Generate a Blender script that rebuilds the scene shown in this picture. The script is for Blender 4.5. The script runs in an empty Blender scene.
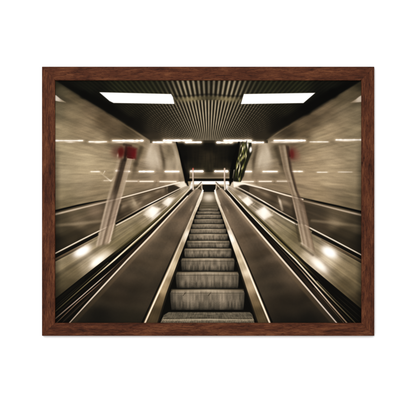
# A wood-framed print of an escalator shaft hanging on a white wall.
import bpy, bmesh, random
import numpy as np, math
# ---------------------------------------------------------------- the print
# All print coordinates are millimetre-like units of the artwork sheet (1 unit = one print dot).
PX0, PX1, PY0, PY1 = 54.0, 362.0, 79.4, 323.8       # extent of the paper sheet (its rim lies under the frame)
DOT = 3                                            # mesh cells per unit
NX = int(round((PX1 - PX0) * DOT)); NY = int(round((PY1 - PY0) * DOT))
gx = np.linspace(PX0, PX1, NX + 1); gy = np.linspace(PY0, PY1, NY + 1)
X, Y = np.meshgrid(gx, gy)
IMG = np.zeros(X.shape + (3,)); IMG[:] = (60, 54, 38)
VX, VY = 208.8, 174.8
rng = np.random.RandomState(7)

def vnoise(u, v, seed=0):
    r = np.random.RandomState(seed); T = r.rand(256, 256)
    iu = np.floor(u).astype(int); iv = np.floor(v).astype(int)
    fu = u - iu; fv = v - iv
    fu = fu * fu * (3 - 2 * fu); fv = fv * fv * (3 - 2 * fv)
    a = T[iv % 256, iu % 256]; b = T[iv % 256, (iu + 1) % 256]
    c = T[(iv + 1) % 256, iu % 256]; d = T[(iv + 1) % 256, (iu + 1) % 256]
    return (a * (1 - fu) + b * fu) * (1 - fv) + (c * (1 - fu) + d * fu) * fv - 0.5

def sstep(a, b, x):
    t = np.clip((x - a) / (b - a), 0, 1); return t * t * (3 - 2 * t)

def box(xs, ys, pad):
    i0 = max(0, int((min(ys) - pad - PY0) * DOT)); i1 = min(NY + 1, int((max(ys) + pad - PY0) * DOT) + 2)
    j0 = max(0, int((min(xs) - pad - PX0) * DOT)); j1 = min(NX + 1, int((max(xs) + pad - PX0) * DOT) + 2)
    return slice(i0, max(i0, i1)), slice(j0, max(j0, j1))

def pdist(pts, x, y):
    """signed distance to a polygon, positive inside"""
    n = len(pts); d = np.full(x.shape, 1e9); ins = np.zeros(x.shape, bool)
    for k in range(n):
        ax, ay = pts[k]; bx, by = pts[(k + 1) % n]
        ex, ey = bx - ax, by - ay
        t = np.clip(((x - ax) * ex + (y - ay) * ey) / (ex * ex + ey * ey + 1e-9), 0, 1)
        d = np.minimum(d, np.hypot(x - ax - t * ex, y - ay - t * ey))
        if ay != by:
            ins ^= ((ay > y) != (by > y)) & (x < (bx - ax) * (y - ay) / (by - ay) + ax)
    return np.where(ins, d, -d)

def grad(samples, x, y, p=3.0, s=4.0):
    """smooth blend of colour samples (x, y, (r, g, b))"""
    W = 0; C = 0
    for sx, sy, c in samples:
        w = 1.0 / ((x - sx) ** 2 + (y - sy) ** 2 + s * s) ** (p / 2)
        W = W + w; C = C + w[..., None] * np.array(c, float)
    return C / W[..., None]

def put(sl, a, col):
    a = a[..., None]; IMG[sl] = IMG[sl] * (1 - a) + col * a

def poly(pts, col, soft=0.35, alpha=1.0):
    sl = box([p[0] for p in pts], [p[1] for p in pts], soft * 2)
    x, y = X[sl], Y[sl]
    a = sstep(-soft, soft, pdist(pts, x, y)) * alpha
    c = grad(col, x, y) if isinstance(col, list) else np.array(col, float)
    put(sl, a, c)

def line(pts, alpha=1.0, soft=0.3):
    """pts: (x, y, width, (r, g, b)[, alpha]) tapered polyline"""
    for k in range(len(pts) - 1):
        p, q = pts[k], pts[k + 1]
        pad = max(p[2], q[2]) + soft * 2 + 1
        sl = box([p[0], q[0]], [p[1], q[1]], pad); x, y = X[sl], Y[sl]
        ex, ey = q[0] - p[0], q[1] - p[1]; L = ex * ex + ey * ey + 1e-9
        t0 = ((x - p[0]) * ex + (y - p[1]) * ey) / L; t = np.clip(t0, 0, 1)
        d = np.hypot(x - p[0] - t * ex, y - p[1] - t * ey)
        w = (p[2] * (1 - t) + q[2] * t) / 2
        a = sstep(soft, -soft, d - w) * np.minimum(1, (2 * w + soft) / (3 * soft))
        al = (p[4] if len(p) > 4 else 1) * (1 - t) + (q[4] if len(q) > 4 else 1) * t
        if k < len(pts) - 2 and soft < 2: a = a * (t0 < 1)
        if k > 0 and soft < 2: a = a * (t0 >= 0)
        c = np.array(p[3], float) * (1 - t[..., None]) + np.array(q[3], float) * t[..., None]
        put(sl, a * alpha * al, c)

def blob(cx, cy, rx, ry, ang, col, alpha=1.0, hard=1.0):
    R = max(rx, ry) * 2.6; sl = box([cx - R, cx + R], [cy - R, cy + R], 0); x, y = X[sl] - cx, Y[sl] - cy
    c, s = math.cos(math.radians(ang)), math.sin(math.radians(ang))
    u = (x * c + y * s) / rx; v = (-x * s + y * c) / ry
    a = np.exp(-((u * u + v * v) ** hard)) * alpha
    put(sl, a, np.array(col, float))

def mul(mask, f): IMG[mask] *= f[mask][..., None]

TH = np.arctan2(Y - VY, X - VX); RR = np.hypot(X - VX, Y - VY)
LR = np.log(RR + 3)
def streaks(amp, seed, ft=60, fr=3.0):
    return amp * (vnoise(TH * ft + 500, LR * fr, seed) + 0.6 * vnoise(TH * ft * 2.3 + 500, LR * fr * 1.7, seed + 1))

def R_(pts):                                     # mirrored copy for the right-hand side
    return [(417.3 - p[0],) + tuple(p[1:]) for p in pts]

# ---- outlines of the depicted surfaces (shared by colour and by piece cutting)
CEIL = [(54, 79), (57.5, 81.6), (83, 97.2), (109.4, 113.2), (130, 126.3), (141.7, 134.4), (151, 141), (266, 141),
        (271.7, 134.6), (288, 124.6), (305, 114.2), (319.4, 105.2), (340, 93.2), (362, 80.2), (362, 79)]
LIGHT_L = [(99.4, 92.2), (171.0, 94.0), (172.8, 97.0), (174.3, 103.7), (113.5, 102.7), (109.5, 100.8)]
LIGHT_R = [(244.0, 94.0), (315.2, 92.8), (303.5, 102.8), (241.0, 103.8)]
WALL_L = [(54, 79), (57.5, 81.6), (83, 97.2), (109.4, 113.2), (130, 126.3), (151, 141), (177, 142), (186.5, 186), (113.4, 198.6), (54, 211.2)]
WALL_R = [(362, 79), (340, 93.2), (319.4, 105.2), (288, 124.6), (266, 141), (241, 142), (231.5, 186), (305, 198.9), (362, 212.0)]
PANEL_L = [(54, 210.8), (113.4, 198.4), (159.6, 186.4), (186, 183), (188, 187.0), (149.5, 204.5), (105.5, 228.2), (54, 255)]
PANEL_R = [(362, 211.8), (305, 198.9), (258, 186.4), (232, 182), (230, 186), (266.5, 204.5), (309, 228.2), (362, 256.6)]
DECK_L = [(54, 254.5), (105.5, 227.7), (149.5, 204.6), (186, 186), (191.5, 186), (150, 224.4), (105, 259.3), (80, 278.8), (54, 299.6)]
DECK_R = [(362, 256.0), (309, 227.8), (266.5, 204.6), (231, 186), (226.5, 186), (265, 223.6), (305, 261.8), (330, 282.6), (362, 309.4)]
RAIL_L = [(54, 299.6), (80, 278.8), (105, 259.3), (150, 224.4), (191.5, 186), (195, 187.8), (166.6, 219.5), (128, 260.8), (101, 290.0), (69.5, 324), (54, 324)]
RAIL_R = [(362, 309.4), (330, 282.6), (305, 261.8), (265, 223.6), (226.5, 186), (222.5, 187.8), (248.0, 219.5), (284, 262.5), (304.5, 286.4), (337, 324), (362, 324)]
INNER_L = [(69.5, 324), (101, 290.0), (128, 260.8), (166.6, 219.5), (195, 187.8), (202.3, 190), (199.6, 197.2), (170.2, 264.3), (143.0, 324)]
INNER_R = [(337, 324), (304.5, 286.4), (284, 262.5), (248.0, 219.5), (222.5, 187.8), (215.4, 190), (216.6, 197.2), (245.3, 261), (271.2, 324)]
SKIRT_L = [(143.0, 324), (170.2, 264.3), (199.6, 197.2), (202.3, 190.0), (204, 190.4), (201.8, 199), (195.0, 214.8), (188.3, 234.7), (178.5, 260), (166, 294), (157.0, 324)]
SKIRT_R = [(271.2, 324), (245.3, 261), (216.6, 197.2), (215.4, 190.0), (213.8, 190.4), (215.9, 199), (221.8, 214.8), (228.6, 234.7), (237.3, 260), (248.5, 294), (258.5, 324)]
BACK = [(176.8, 142.4), (239.5, 142.4), (236.0, 156), (231.5, 186), (186.6, 186), (181.5, 166)]
WELL = [(157.0, 324), (166, 294), (178.5, 260), (188.3, 234.7), (195, 214.8), (201.8, 199), (204, 190.4), (213.8, 190.4), (215.9, 199), (221.8, 214.8), (228.6, 234.7), (237.3, 260), (248.5, 294), (258.5, 324)]

# ---- walls
poly([(54, 79), (362, 79), (362, 216), (54, 216)], (70, 62, 44))
poly(WALL_L, [(56, 84, (58, 54, 36)), (60, 92, (92, 85, 62)), (75, 96, (92, 82, 58)), (72, 110, (136, 124, 92)), (90, 108, (112, 99, 73)), (57, 112, (118, 110, 82)),
              (58, 132, (146, 135, 101)), (85, 128, (140, 127, 95)), (103, 120, (88, 76, 54)), (112, 130, (92, 80, 58)), (128, 131, (78, 68, 48)), (98, 138, (138, 126, 95)),
              (60, 152, (150, 140, 106)), (85, 158, (150, 139, 106)), (105, 160, (140, 129, 98)), (60, 175, (150, 140, 107)), (85, 182, (142, 131, 100)), (60, 196, (134, 124, 92)),
              (95, 194, (130, 118, 88)), (115, 185, (132, 120, 90)), (140, 152, (118, 106, 78)), (152, 160, (162, 151, 124)), (156, 148, (128, 116, 90)), (145, 172, (120, 108, 82)),
              (168, 152, (120, 110, 84)), (172, 165, (150, 140, 112)), (176, 178, (140, 126, 98)), (160, 178, (136, 122, 94)), (140, 182, (126, 113, 86)), (63, 205, (120, 110, 80))], soft=0.6)
poly(WALL_R, [(360, 86, (62, 56, 38)), (357, 94, (96, 86, 62)), (340, 98, (96, 86, 62)), (344, 112, (134, 122, 92)), (326, 110, (112, 99, 73)), (359, 112, (124, 114, 86)),
              (358, 132, (142, 131, 98)), (330, 128, (142, 129, 97)), (313, 120, (92, 80, 58)), (304, 131, (98, 86, 62)), (288, 131, (72, 62, 44)), (318, 138, (142, 130, 98)),
              (357, 152, (144, 133, 101)), (330, 158, (152, 139, 106)), (311, 160, (144, 130, 98)), (357, 175, (138, 127, 96)), (330, 182, (146, 133, 101)), (357, 198, (124, 113, 84)),
              (320, 194, (138, 124, 92)), (304, 185, (138, 124, 94)), (276, 152, (104, 94, 70)), (264, 160, (160, 150, 122)), (259, 148, (124, 113, 87)), (273, 172, (118, 106, 80)),
              (249, 155, (120, 110, 84)), (247, 170, (140, 130, 102)), (243, 180, (140, 126, 98)), (258, 178, (136, 122, 94)), (276, 184, (126, 113, 86)), (354, 206, (114, 103, 76))], soft=0.6)
# zoom-blur streaks on the walls
m = (np.maximum(pdist(WALL_L, X, Y), pdist(WALL_R, X, Y)) > -0.3)
far = sstep(25, 75, RR)
f = 1 + far * (streaks(0.13, 11, 27, 4.5) + streaks(0.09, 21, 80, 9.0)) + .09 * far * vnoise(X * .10 - Y * .02, Y * .42 - np.abs(X - 208) * .07 + np.sin(X * .12) * .5, 6) + .035 * far * vnoise(X * .25, Y * 1.1 - np.abs(X - 208) * .2, 66) + (1 - far) * 0.25 * vnoise(X * .35, Y * .12, 3)
mul(m, f)
# bright lamp reflections at the outer wall corners
poly([(54, 94.5), (56, 95.3), (60, 98.6), (65.8, 102.3), (60, 101.6), (54, 100.4)], [(55, 98, (220, 212, 186)), (65, 102, (150, 138, 108))], soft=0.6)
poly([(362, 95.0), (359.5, 96.4), (356, 99.2), (350.6, 102.6), (357, 102.2), (362, 101.8)], [(361, 98, (206, 196, 168)), (351, 102, (150, 136, 106))], soft=0.7)
# glare on far arches
for sx in (0, 1):
    fx = (lambda v: 417.3 - v) if sx else (lambda v: v)
    blob(fx(152.5), 157, 6.5, 15, -4 if sx else 4, (182, 172, 142), .85)
    blob(fx(150), 150, 2.2, 9, -14 if sx else 14, (196, 186, 156), .6); blob(fx(157), 160, 1.6, 9, 14 if sx else -14, (190, 180, 150), .5)
    blob(fx(148), 145, 3, 5, 20, (150, 138, 108), .4)
    line([(fx(160), 145, 2.5, (78, 68, 50), .5), (fx(163.5), 160, 3.0, (78, 68, 50), .8), (fx(165), 178, 2, (84, 74, 54), .2)], soft=1.5)
    line([(fx(141), 148, 4, (74, 64, 46), .7), (fx(135.5), 164, 4, (76, 66, 48), .7), (fx(132), 178, 3, (86, 76, 56), .2)], soft=2)
    line([(fx(173), 144, 3, (168, 158, 128), .4), (fx(177), 158, 3, (172, 162, 132), .8), (fx(182), 176, 3, (150, 140, 108), .5)], soft=1.2)

# ---- ceiling
poly(CEIL, [(62, 81, (20, 18, 10)), (90, 86, (30, 30, 17)), (120, 86, (44, 45, 26)), (150, 87, (46, 47, 28)), (208, 88, (60, 56, 38)), (266, 87, (46, 47, 28)), (300, 86, (44, 45, 26)),
            (330, 86, (28, 28, 16)), (350, 83, (16, 14, 8)), (95, 98, (16, 14, 8)), (110, 108, (20, 18, 10)), (130, 112, (36, 33, 20)), (135, 122, (24, 20, 12)), (160, 118, (54, 48, 34)), (208, 116, (66, 60, 42)),
            (256, 118, (54, 48, 34)), (285, 110, (36, 33, 20)), (280, 122, (24, 20, 12)), (305, 107, (20, 18, 10)), (325, 98, (12, 11, 6)), (155, 134, (52, 46, 34)), (165, 138, (84, 76, 58)), (208, 134, (78, 72, 54)), (255, 134, (50, 44, 32)), (250, 138, (84, 76, 58)), (205, 139, (120, 112, 90))], soft=1.0)
mc = pdist(CEIL, X, Y) > -0.3
U = (X - 208.8) / np.maximum(173.5 - Y, 20)
per = np.where(Y < 99.5, 0.0565, 0.0480)
S = 0.5 + 0.5 * np.cos(2 * math.pi * U / per)
S = S ** 1.25
w = np.exp(-(np.abs(U) / np.where(Y < 99.5, .56, .80)) ** 3.0)
fl = np.exp(-(np.abs(U) / np.where(Y < 99.5, .60, .72)) ** 2.2)
row = np.where(Y < 99.5, 0.95, 1.0 - 0.25 * sstep(122, 136, Y))
hot = 0.72 + 0.5 * np.exp(-((np.abs(X - 208.8) - 26) / 16) ** 2) * (Y < 100) + 0.35 * (Y >= 100)
hot = hot * (.32 + .72 * fl)
bright = np.stack([150 * hot, 142 * hot, 113 * hot], -1) * (1 + .10 * vnoise(X * .3, Y * .3, 5))[..., None]
dark = np.stack([32 + 0 * X, 28 + 0 * X, 18 + 0 * X], -1)
a = (w * row * mc)[..., None]
IMG = IMG * (1 - a) + (dark * (1 - S[..., None]) + bright * S[..., None]) * a
# faint slats towards the sides of the ceiling
fs = mc * (1 - w) * np.exp(-(np.abs(U) / 1.45) ** 6)
IMG *= (1 + fs * 0.4 * (S - .5))[..., None]
hx = mc * (Y > 101) * sstep(.28, .7, np.abs(U)) * (np.abs(U) < 1.25)
IMG *= (1 + hx * .22 * np.cos(2 * math.pi * (Y + np.abs(X - 208.8) * .45) / 1.9))[..., None]
IMG[..., :] += ((fs * 5 * S)[..., None] * np.array([1, .95, .7]))
# joint between ceiling panels
jy = 99.6 - 1.8 * np.exp(-((X - 208.8) / 16) ** 2)
jm = np.exp(-((Y - jy) / 2.6) ** 2) * np.exp(-(np.abs(X - 208.5) / 37) ** 6) * 0.88
gl = 0.62 + .5 * np.exp(-((np.abs(X - 208.5) - 19) / 12) ** 2)
IMG = IMG * (1 - jm[..., None]) + (np.array([120, 112, 78]) * gl[..., None]) * jm[..., None]
jm = np.exp(-((Y - jy + 3.6) / 1.1) ** 2) * np.exp(-(np.abs(X - 208.5) / 40) ** 6) * 0.5
IMG = IMG * (1 - jm[..., None] * .7)
# dark shaded flanks where ceiling meets walls
line([(57, 80, 3, (12, 10, 5), .5), (84, 94.5, 7, (8, 7, 3), .95), (110, 108.5, 9, (10, 8, 4), .95), (130, 121.5, 8, (18, 14, 8), .8), (146, 133.5, 4, (30, 25, 17), .5)], soft=2.6)
line([(360, 78.5, 3, (8, 7, 3), .8), (333, 93, 9, (6, 5, 2), .95), (306, 109.5, 10, (10, 8, 4), .95), (286, 121, 8, (18, 14, 8), .8), (270, 132, 4, (30, 25, 17), .5)], soft=2.6)
line([(118, 120.5, .8, (122, 108, 78), .5), (141.7, 136.0, .9, (140, 126, 95), .8), (150.5, 140.5, .6, (140, 126, 95), .8)], soft=.8)
line([(298, 120.5, .8, (112, 98, 70), .4), (274, 135.2, .9, (140, 126, 95), .8), (266, 140.5, .6, (140, 126, 95), .8)], soft=.8)
poly([(143, 134), (165, 132), (168, 141), (151, 141)], (72, 63, 46), soft=2.5, alpha=.45)
poly([(274, 134), (252, 132), (250, 141), (266, 141)], (56, 49, 35), soft=2.5, alpha=.6)
# light panels
for L in (LIGHT_L, LIGHT_R):
    poly(L, (120, 118, 78), soft=1.4, alpha=.75); poly(L, (255, 255, 252), soft=.35)

# ---- far hall
poly(BACK, [(182, 146, (14, 12, 6)), (208, 146, (24, 21, 12)), (236, 146, (12, 11, 6)), (208, 156, (58, 50, 34)), (195, 152, (36, 31, 20)), (222, 152, (36, 32, 20)), (184, 158, (14, 12, 7)), (233, 158, (10, 9, 4)),
            (190, 166, (46, 41, 27)), (208, 166, (52, 47, 31)), (226, 166, (48, 42, 28)), (188, 178, (22, 18, 10)), (228, 178, (30, 26, 16))], soft=.5)
mb = pdist(BACK, X, Y) > 0
mul(mb, 1 + .22 * vnoise(X * .9, Y * .12, 9) + .12 * vnoise(X * .2, Y * .8, 10))
poly([(189.5, 172), (229.5, 172), (229.5, 178.6), (189.5, 178.6)], [(195, 175, (110, 98, 72)), (209, 174, (66, 58, 40)), (209, 177.5, (118, 108, 84)), (222, 175, (104, 92, 68)), (195, 178, (120, 108, 82)), (225, 178, (120, 108, 82))], soft=.5)
line([(190, 177.4, .9, (176, 164, 136)), (208, 177.6, .9, (130, 120, 94)), (229, 177.4, .9, (176, 164, 136))], soft=.5, alpha=.7)
poly([(187, 179.2), (231, 179.2), (231, 181.0), (187, 181.0)], (10, 8, 4), soft=.4)
poly([(186.5, 181.3), (231.5, 181.3), (235, 186.5), (184, 186.5)], (150, 138, 106), soft=.5)
poly([(191.8, 181.2), (228.4, 181.2), (229.5, 184.4), (222, 184.4), (216.2, 184.2), (201.2, 184.2), (195, 184.4), (190.8, 184.4)], (253, 250, 236), soft=.45)
# second and third row of tube lights
def tube(x0, x1, y, wd=1.7, a=1.0, col=(255, 252, 238)):
    sl = box([x0, x1], [y], 8); x, yy = X[sl], Y[sl]
    dx = np.maximum(0, np.abs(x - (x0 + x1) / 2) - (x1 - x0) / 2 + 1.0)
    g = np.exp(-(dx / 2.2) ** 2 - ((yy - y - .3) / (wd * 1.15)) ** 2)
    put(sl, g * .62 * a, np.array((214, 200, 164), float))
    jag = .75 + .7 * vnoise(x * .45 + y, x * 0 + x0, 33)
    g = sstep(.35, -.35, np.abs(yy - y) - wd * .5 * jag) * sstep(.8, -.8, dx - .8) * .0 + sstep(.5, -.5, np.abs(yy - y - .15) - wd * .5 * (jag + .12) * (1 - np.clip(dx, 0, 2) * .45)) * sstep(1.8, .4, dx)
    put(sl, np.clip(g, 0, 1) * a, np.array(col, float))
poly([(150, 140.2), (268, 140.2), (268, 143.0), (150, 143.0)], (48, 42, 28), soft=.5, alpha=.8)
for x0, x1, y, wd, a in [(112, 143.5, 140.4, 1.7, .95), (152.5, 172, 142.0, 1.8, 1), (163, 192, 140.3, 2.1, 1), (185, 201.8, 142.0, 2.0, 1), (216.3, 233, 142.2, 2.0, 1), (223.6, 252, 140.4, 2.2, 1),
                          (246, 264, 142.2, 1.9, 1), (273.7, 305.8, 140.3, 1.9, .95), (54, 83, 140.4, 1.4, .8), (88.4, 106.8, 141.5, 1.2, .7), (309.8, 328.6, 141.6, 1.0, .6), (335.6, 362, 139.6, 1.4, .8),
                          (190, 203.6, 171.1, 2.0, 1), (214.2, 228.4, 171.1, 2.0, 1), (138.6, 154, 171.3, 1.6, .95), (164.4, 179.4, 171.3, 1.8, .95), (238.6, 252, 171.3, 1.7, .95), (262.6, 277.8, 171.3, 1.6, .95),
                          (291.5, 303, 171.2, 1.3, .7), (317, 327.6, 172.0, .8, .55), (338, 352.6, 171.8, .8, .35), (90.4, 99.8, 171.4, .9, .6), (115.2, 120.5, 170.6, 1.8, .7), (123, 130.2, 171.2, 1.5, .7)]:
    tube(x0, x1, y, wd, a)
# ragged hot spots under the upper wall tubes
for x, y, r in [(70, 142, 3), (98, 142.4, 3), (120, 142.3, 4), (133, 142, 4), (285, 142.2, 4), (294, 141.8, 4), (346, 140.6, 5), (276, 142, 3)]:
    blob(x, y, r * 1.4, .8, 0, (240, 230, 204), .65)
# sparkles by the left post
line([(95.5, 168.5, .8, (190, 180, 150), .2), (103, 175, 1.1, (196, 186, 156), .4), (110.6, 181, 1.0, (226, 218, 190), .7)], soft=.9)
line([(104.6, 171.2, .9, (220, 210, 184), .7), (103, 174, .6, (200, 190, 160), .4)], soft=.5)
line([(107, 178.5, .6, (210, 200, 170), .4), (111, 181, .9, (230, 222, 196), .6), (114.5, 176.5, .6, (190, 180, 150), .3)], soft=.5)
# faint third row reflections, lower on both walls
for s, arr in ((0, [(126, 137, 181.2, .6), (140, 153, 181.4, .9), (160, 176, 181.6, .95), (104, 112, 180.6, .3)]), (1, [(127, 140, 181.2, .55), (146, 158, 181.4, .85), (164, 178, 181.6, .95)])):
    for x0, x1, y, a in arr:
        if s: x0, x1 = 417.3 - x1, 417.3 - x0
        line([(x0 - 1, y, 3.0, (190, 176, 144)), (x1 + 1, y, 3.0, (190, 176, 144))], alpha=a * .5, soft=1.3)
        line([(x0, y, 1.2, (240, 230, 202)), (x1, y, 1.2, (240, 230, 202))], alpha=a, soft=.55)
line([(116, 182.8, .6, (110, 98, 74), .0), (150, 182.6, .6, (96, 84, 62), .7), (184, 183, .6, (110, 98, 74), .5)], soft=.5)
line([(234, 183, .6, (110, 98, 74), .5), (268, 182.6, .6, (96, 84, 62), .7), (300, 183, .6, (110, 98, 74), .0)], soft=.5)
# arch edges of the far hall
line([(176.6, 142.6, 1.6, (8, 7, 3)), (179.6, 152, 2.2, (8, 7, 3)), (183.6, 168, 2.6, (8, 7, 3)), (187.2, 186, 2.8, (8, 7, 3))], soft=.5)
line([(239, 142.6, 2.0, (8, 7, 3)), (236, 156, 5, (8, 7, 3)), (232.6, 170, 5, (8, 7, 3)), (231.2, 185.5, 3.4, (8, 7, 3))], soft=.8)
# leafy banner hanging at the right arch
LEAF = [(241, 142.2), (251.4, 142.6), (252.2, 152), (246.6, 166), (243.8, 176), (240, 183), (234.5, 183), (233.8, 176), (236.2, 164), (239.4, 152)]
poly(LEAF, (38, 37, 22), soft=.8)
rl = np.random.RandomState(4)
for k in range(64):
    t = rl.rand(); y = 143 + t * 37; xc = 246.5 - 9.2 * t; x = xc + (rl.rand() - .5) * 8.5
    L = 4 + rl.rand() * 8; bend = (rl.rand() - .5) * 3 - L * .16
    c = [(226, 220, 176), (20, 20, 10), (24, 24, 12), (138, 138, 70), (200, 196, 138), (74, 80, 34)][rl.randint(6)]
    line([(x, y - L / 2, .4, c, .3), (x + bend * .4, y, .8 + rl.rand() * .8, c, .95), (x + bend, y + L / 2, .3, c, .3)], soft=.45)
blob(250.7, 149.6, 1.3, 2.9, 6, (252, 248, 230), 1, 1.6); blob(247.6, 145, .8, 3.2, -8, (250, 245, 225), .9)
line([(238.6, 156, .6, (200, 190, 160), .2), (240, 166, .9, (214, 206, 176), .9), (237.6, 178, .7, (150, 150, 90), .5)], soft=.5)
line([(234.2, 170, .8, (230, 222, 190), .8), (232.8, 178, .7, (190, 180, 140), .6)], soft=.5)

# ---- outer glass panels, wall rails
poly(PANEL_L, [(57, 216, (76, 68, 49)), (80, 211, (92, 83, 61)), (57, 228, (84, 76, 55)), (80, 222, (118, 106, 80)), (95, 212, (120, 106, 82)), (57, 240, (48, 42, 28)), (75, 235, (66, 58, 40)), (92, 226, (88, 78, 57)), (58, 251, (46, 40, 26)), (80, 239, (52, 45, 30)),
               (112, 215, (70, 60, 43)), (122, 206, (98, 86, 64)), (128, 210, (76, 66, 48)), (120, 217, (62, 53, 38)), (140, 200, (84, 73, 54)), (134, 204, (150, 138, 108)), (150, 194, (96, 84, 62)), (160, 193, (92, 80, 60)), (172, 187, (60, 52, 38)), (180, 184, (150, 138, 110))], soft=.5)
poly(PANEL_R, [(359, 218, (70, 62, 45)), (340, 213, (92, 82, 60)), (359, 228, (84, 75, 55)), (335, 222, (120, 108, 82)), (318, 212, (76, 67, 50)), (359, 240, (46, 40, 27)), (340, 234, (62, 54, 38)), (322, 226, (74, 64, 47)), (359, 252, (46, 39, 26)), (335, 239, (52, 45, 31)),
               (300, 215, (70, 60, 43)), (290, 206, (92, 80, 60)), (285, 210, (74, 64, 48)), (296, 217, (56, 48, 34)), (275, 200, (74, 64, 47)), (282, 203, (120, 108, 84)), (266, 194, (92, 80, 60)), (252, 190, (92, 80, 60)), (244, 187, (58, 50, 36)), (236, 184, (190, 178, 146))], soft=.5)
mp = np.maximum(pdist(PANEL_L, X, Y), pdist(PANEL_R, X, Y)) > 0
mul(mp, 1 + streaks(.16, 31, 50, 3.0) * far)
# soft reflections drifting through the panels
line([(54, 225.5, 2.5, (132, 120, 90), .5), (75, 224, 3, (146, 134, 104), .7), (104, 220.8, 2.5, (140, 127, 98), .6)], soft=1.4)
line([(312, 220.6, 2.2, (140, 127, 98), .6), (338, 223.4, 3, (142, 130, 100), .65), (362, 226.5, 2, (126, 114, 86), .4)], soft=1.4)
line([(131.5, 196, 2, (150, 136, 106), .2), (134.5, 203.5, 3, (170, 158, 126), .7), (138, 208, 2, (140, 126, 98), .3)], soft=1.3)
line([(278, 196.5, 1.2, (200, 188, 156), .3), (280, 201, 2.2, (214, 202, 172), .8), (282.4, 210, 2.2, (180, 168, 138), .5)], soft=1.0)
line([(166.5, 184.5, 2, (150, 138, 108), .4), (168.5, 192.5, 1.8, (160, 148, 118), .6)], soft=.8)
# arched dark mouths of the neighbouring escalators
poly([(168, 187.5), (172, 185.6), (176.5, 186.2), (180.5, 188.0), (174, 190.5), (168, 193.5), (167.2, 190)], (58, 50, 36), soft=.8, alpha=.9)
poly([(238, 187.5), (241.5, 185.2), (246.5, 184.8), (249.6, 188), (249, 193.4), (243.5, 190.4)], (58, 50, 36), soft=.8, alpha=.9)
poly([(170, 183), (184, 181.3), (187, 186), (181, 188), (176, 185.4)], [(184, 183, (236, 226, 198)), (172, 183, (180, 166, 134))], soft=.8, alpha=.85)
poly([(233, 181.3), (252, 183.5), (262, 187), (246, 184.4), (240, 185), (234, 187.4)], [(236, 184, (250, 242, 218)), (258, 186, (184, 170, 138))], soft=.8, alpha=.85)
for s_, arr in ((0, [(124, 206, 5, 2.0, -28, .5), (146, 197, 6, 2.2, -24, .55), (140, 203, 3, 1.2, -30, .6), (158, 191, 4, 1.6, -22, .6), (163, 190, 2, 3, 10, .4)]), (1, [(131, 203, 5, 1.8, -28, .4), (152, 194, 5, 2.0, -24, .5), (160, 190, 4, 1.4, -22, .5)])):
    for bx_, by_, rx_, ry_, an_, al_ in arr:
        blob(417.3 - bx_ if s_ else bx_, by_, rx_, ry_, -an_ if s_ else an_, (160, 146, 116), al_)
# rails under the walls
K = (12, 10, 6)
line([(54, 211.2, 1.9, K, 1), (77.7, 205.4, 1.7, K, 1), (96, 201.6, 1.2, K, .9), (113.4, 198.4, .8, (50, 43, 30), .6)], soft=.5)
line([(54, 214.6, 1.9, (188, 174, 142)), (75, 209.4, 1.7, (196, 182, 150)), (105.5, 202.0, 1.2, (200, 186, 154)), (118, 199.0, .9, (190, 176, 144))], soft=.7, alpha=.85)
line([(110, 200.8, 1.3, (214, 200, 168)), (135, 194.2, 1.1, (224, 210, 178)), (160, 187.4, 1.0, (232, 220, 190)), (179.6, 182.4, 1.0, (240, 230, 200))], soft=.5)
line([(118, 200.4, .6, (60, 52, 38), .7), (150, 191.6, .6, (56, 48, 34), .7), (170, 186.3, .6, (60, 52, 38), .4)], soft=.5)
line([(362, 212.0, 2.0, K, 1), (338, 206.2, 1.8, K, 1), (318, 201.8, 1.6, K, 1), (300, 197.4, 1.1, (40, 34, 23), .7), (286, 193.8, .7, (50, 43, 30), .4)], soft=.5)
line([(362, 215.2, 1.8, (180, 166, 136)), (340, 210.0, 1.6, (190, 176, 146)), (318, 204.4, 1.3, (186, 172, 140)), (300, 200.0, 1.0, (170, 156, 124))], soft=.7, alpha=.8)
line([(303, 199.4, 1.2, (210, 196, 164)), (285, 194.8, 1.3, (224, 210, 178)), (262, 188.0, 1.2, (236, 224, 196)), (240, 182.8, 1.0, (240, 230, 200))], soft=.5)
line([(300, 197.6, .8, (60, 52, 38), .8), (280, 191.9, .7, (64, 56, 40), .6), (262, 186.8, .5, (60, 52, 38), .4)], soft=.5)

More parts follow.
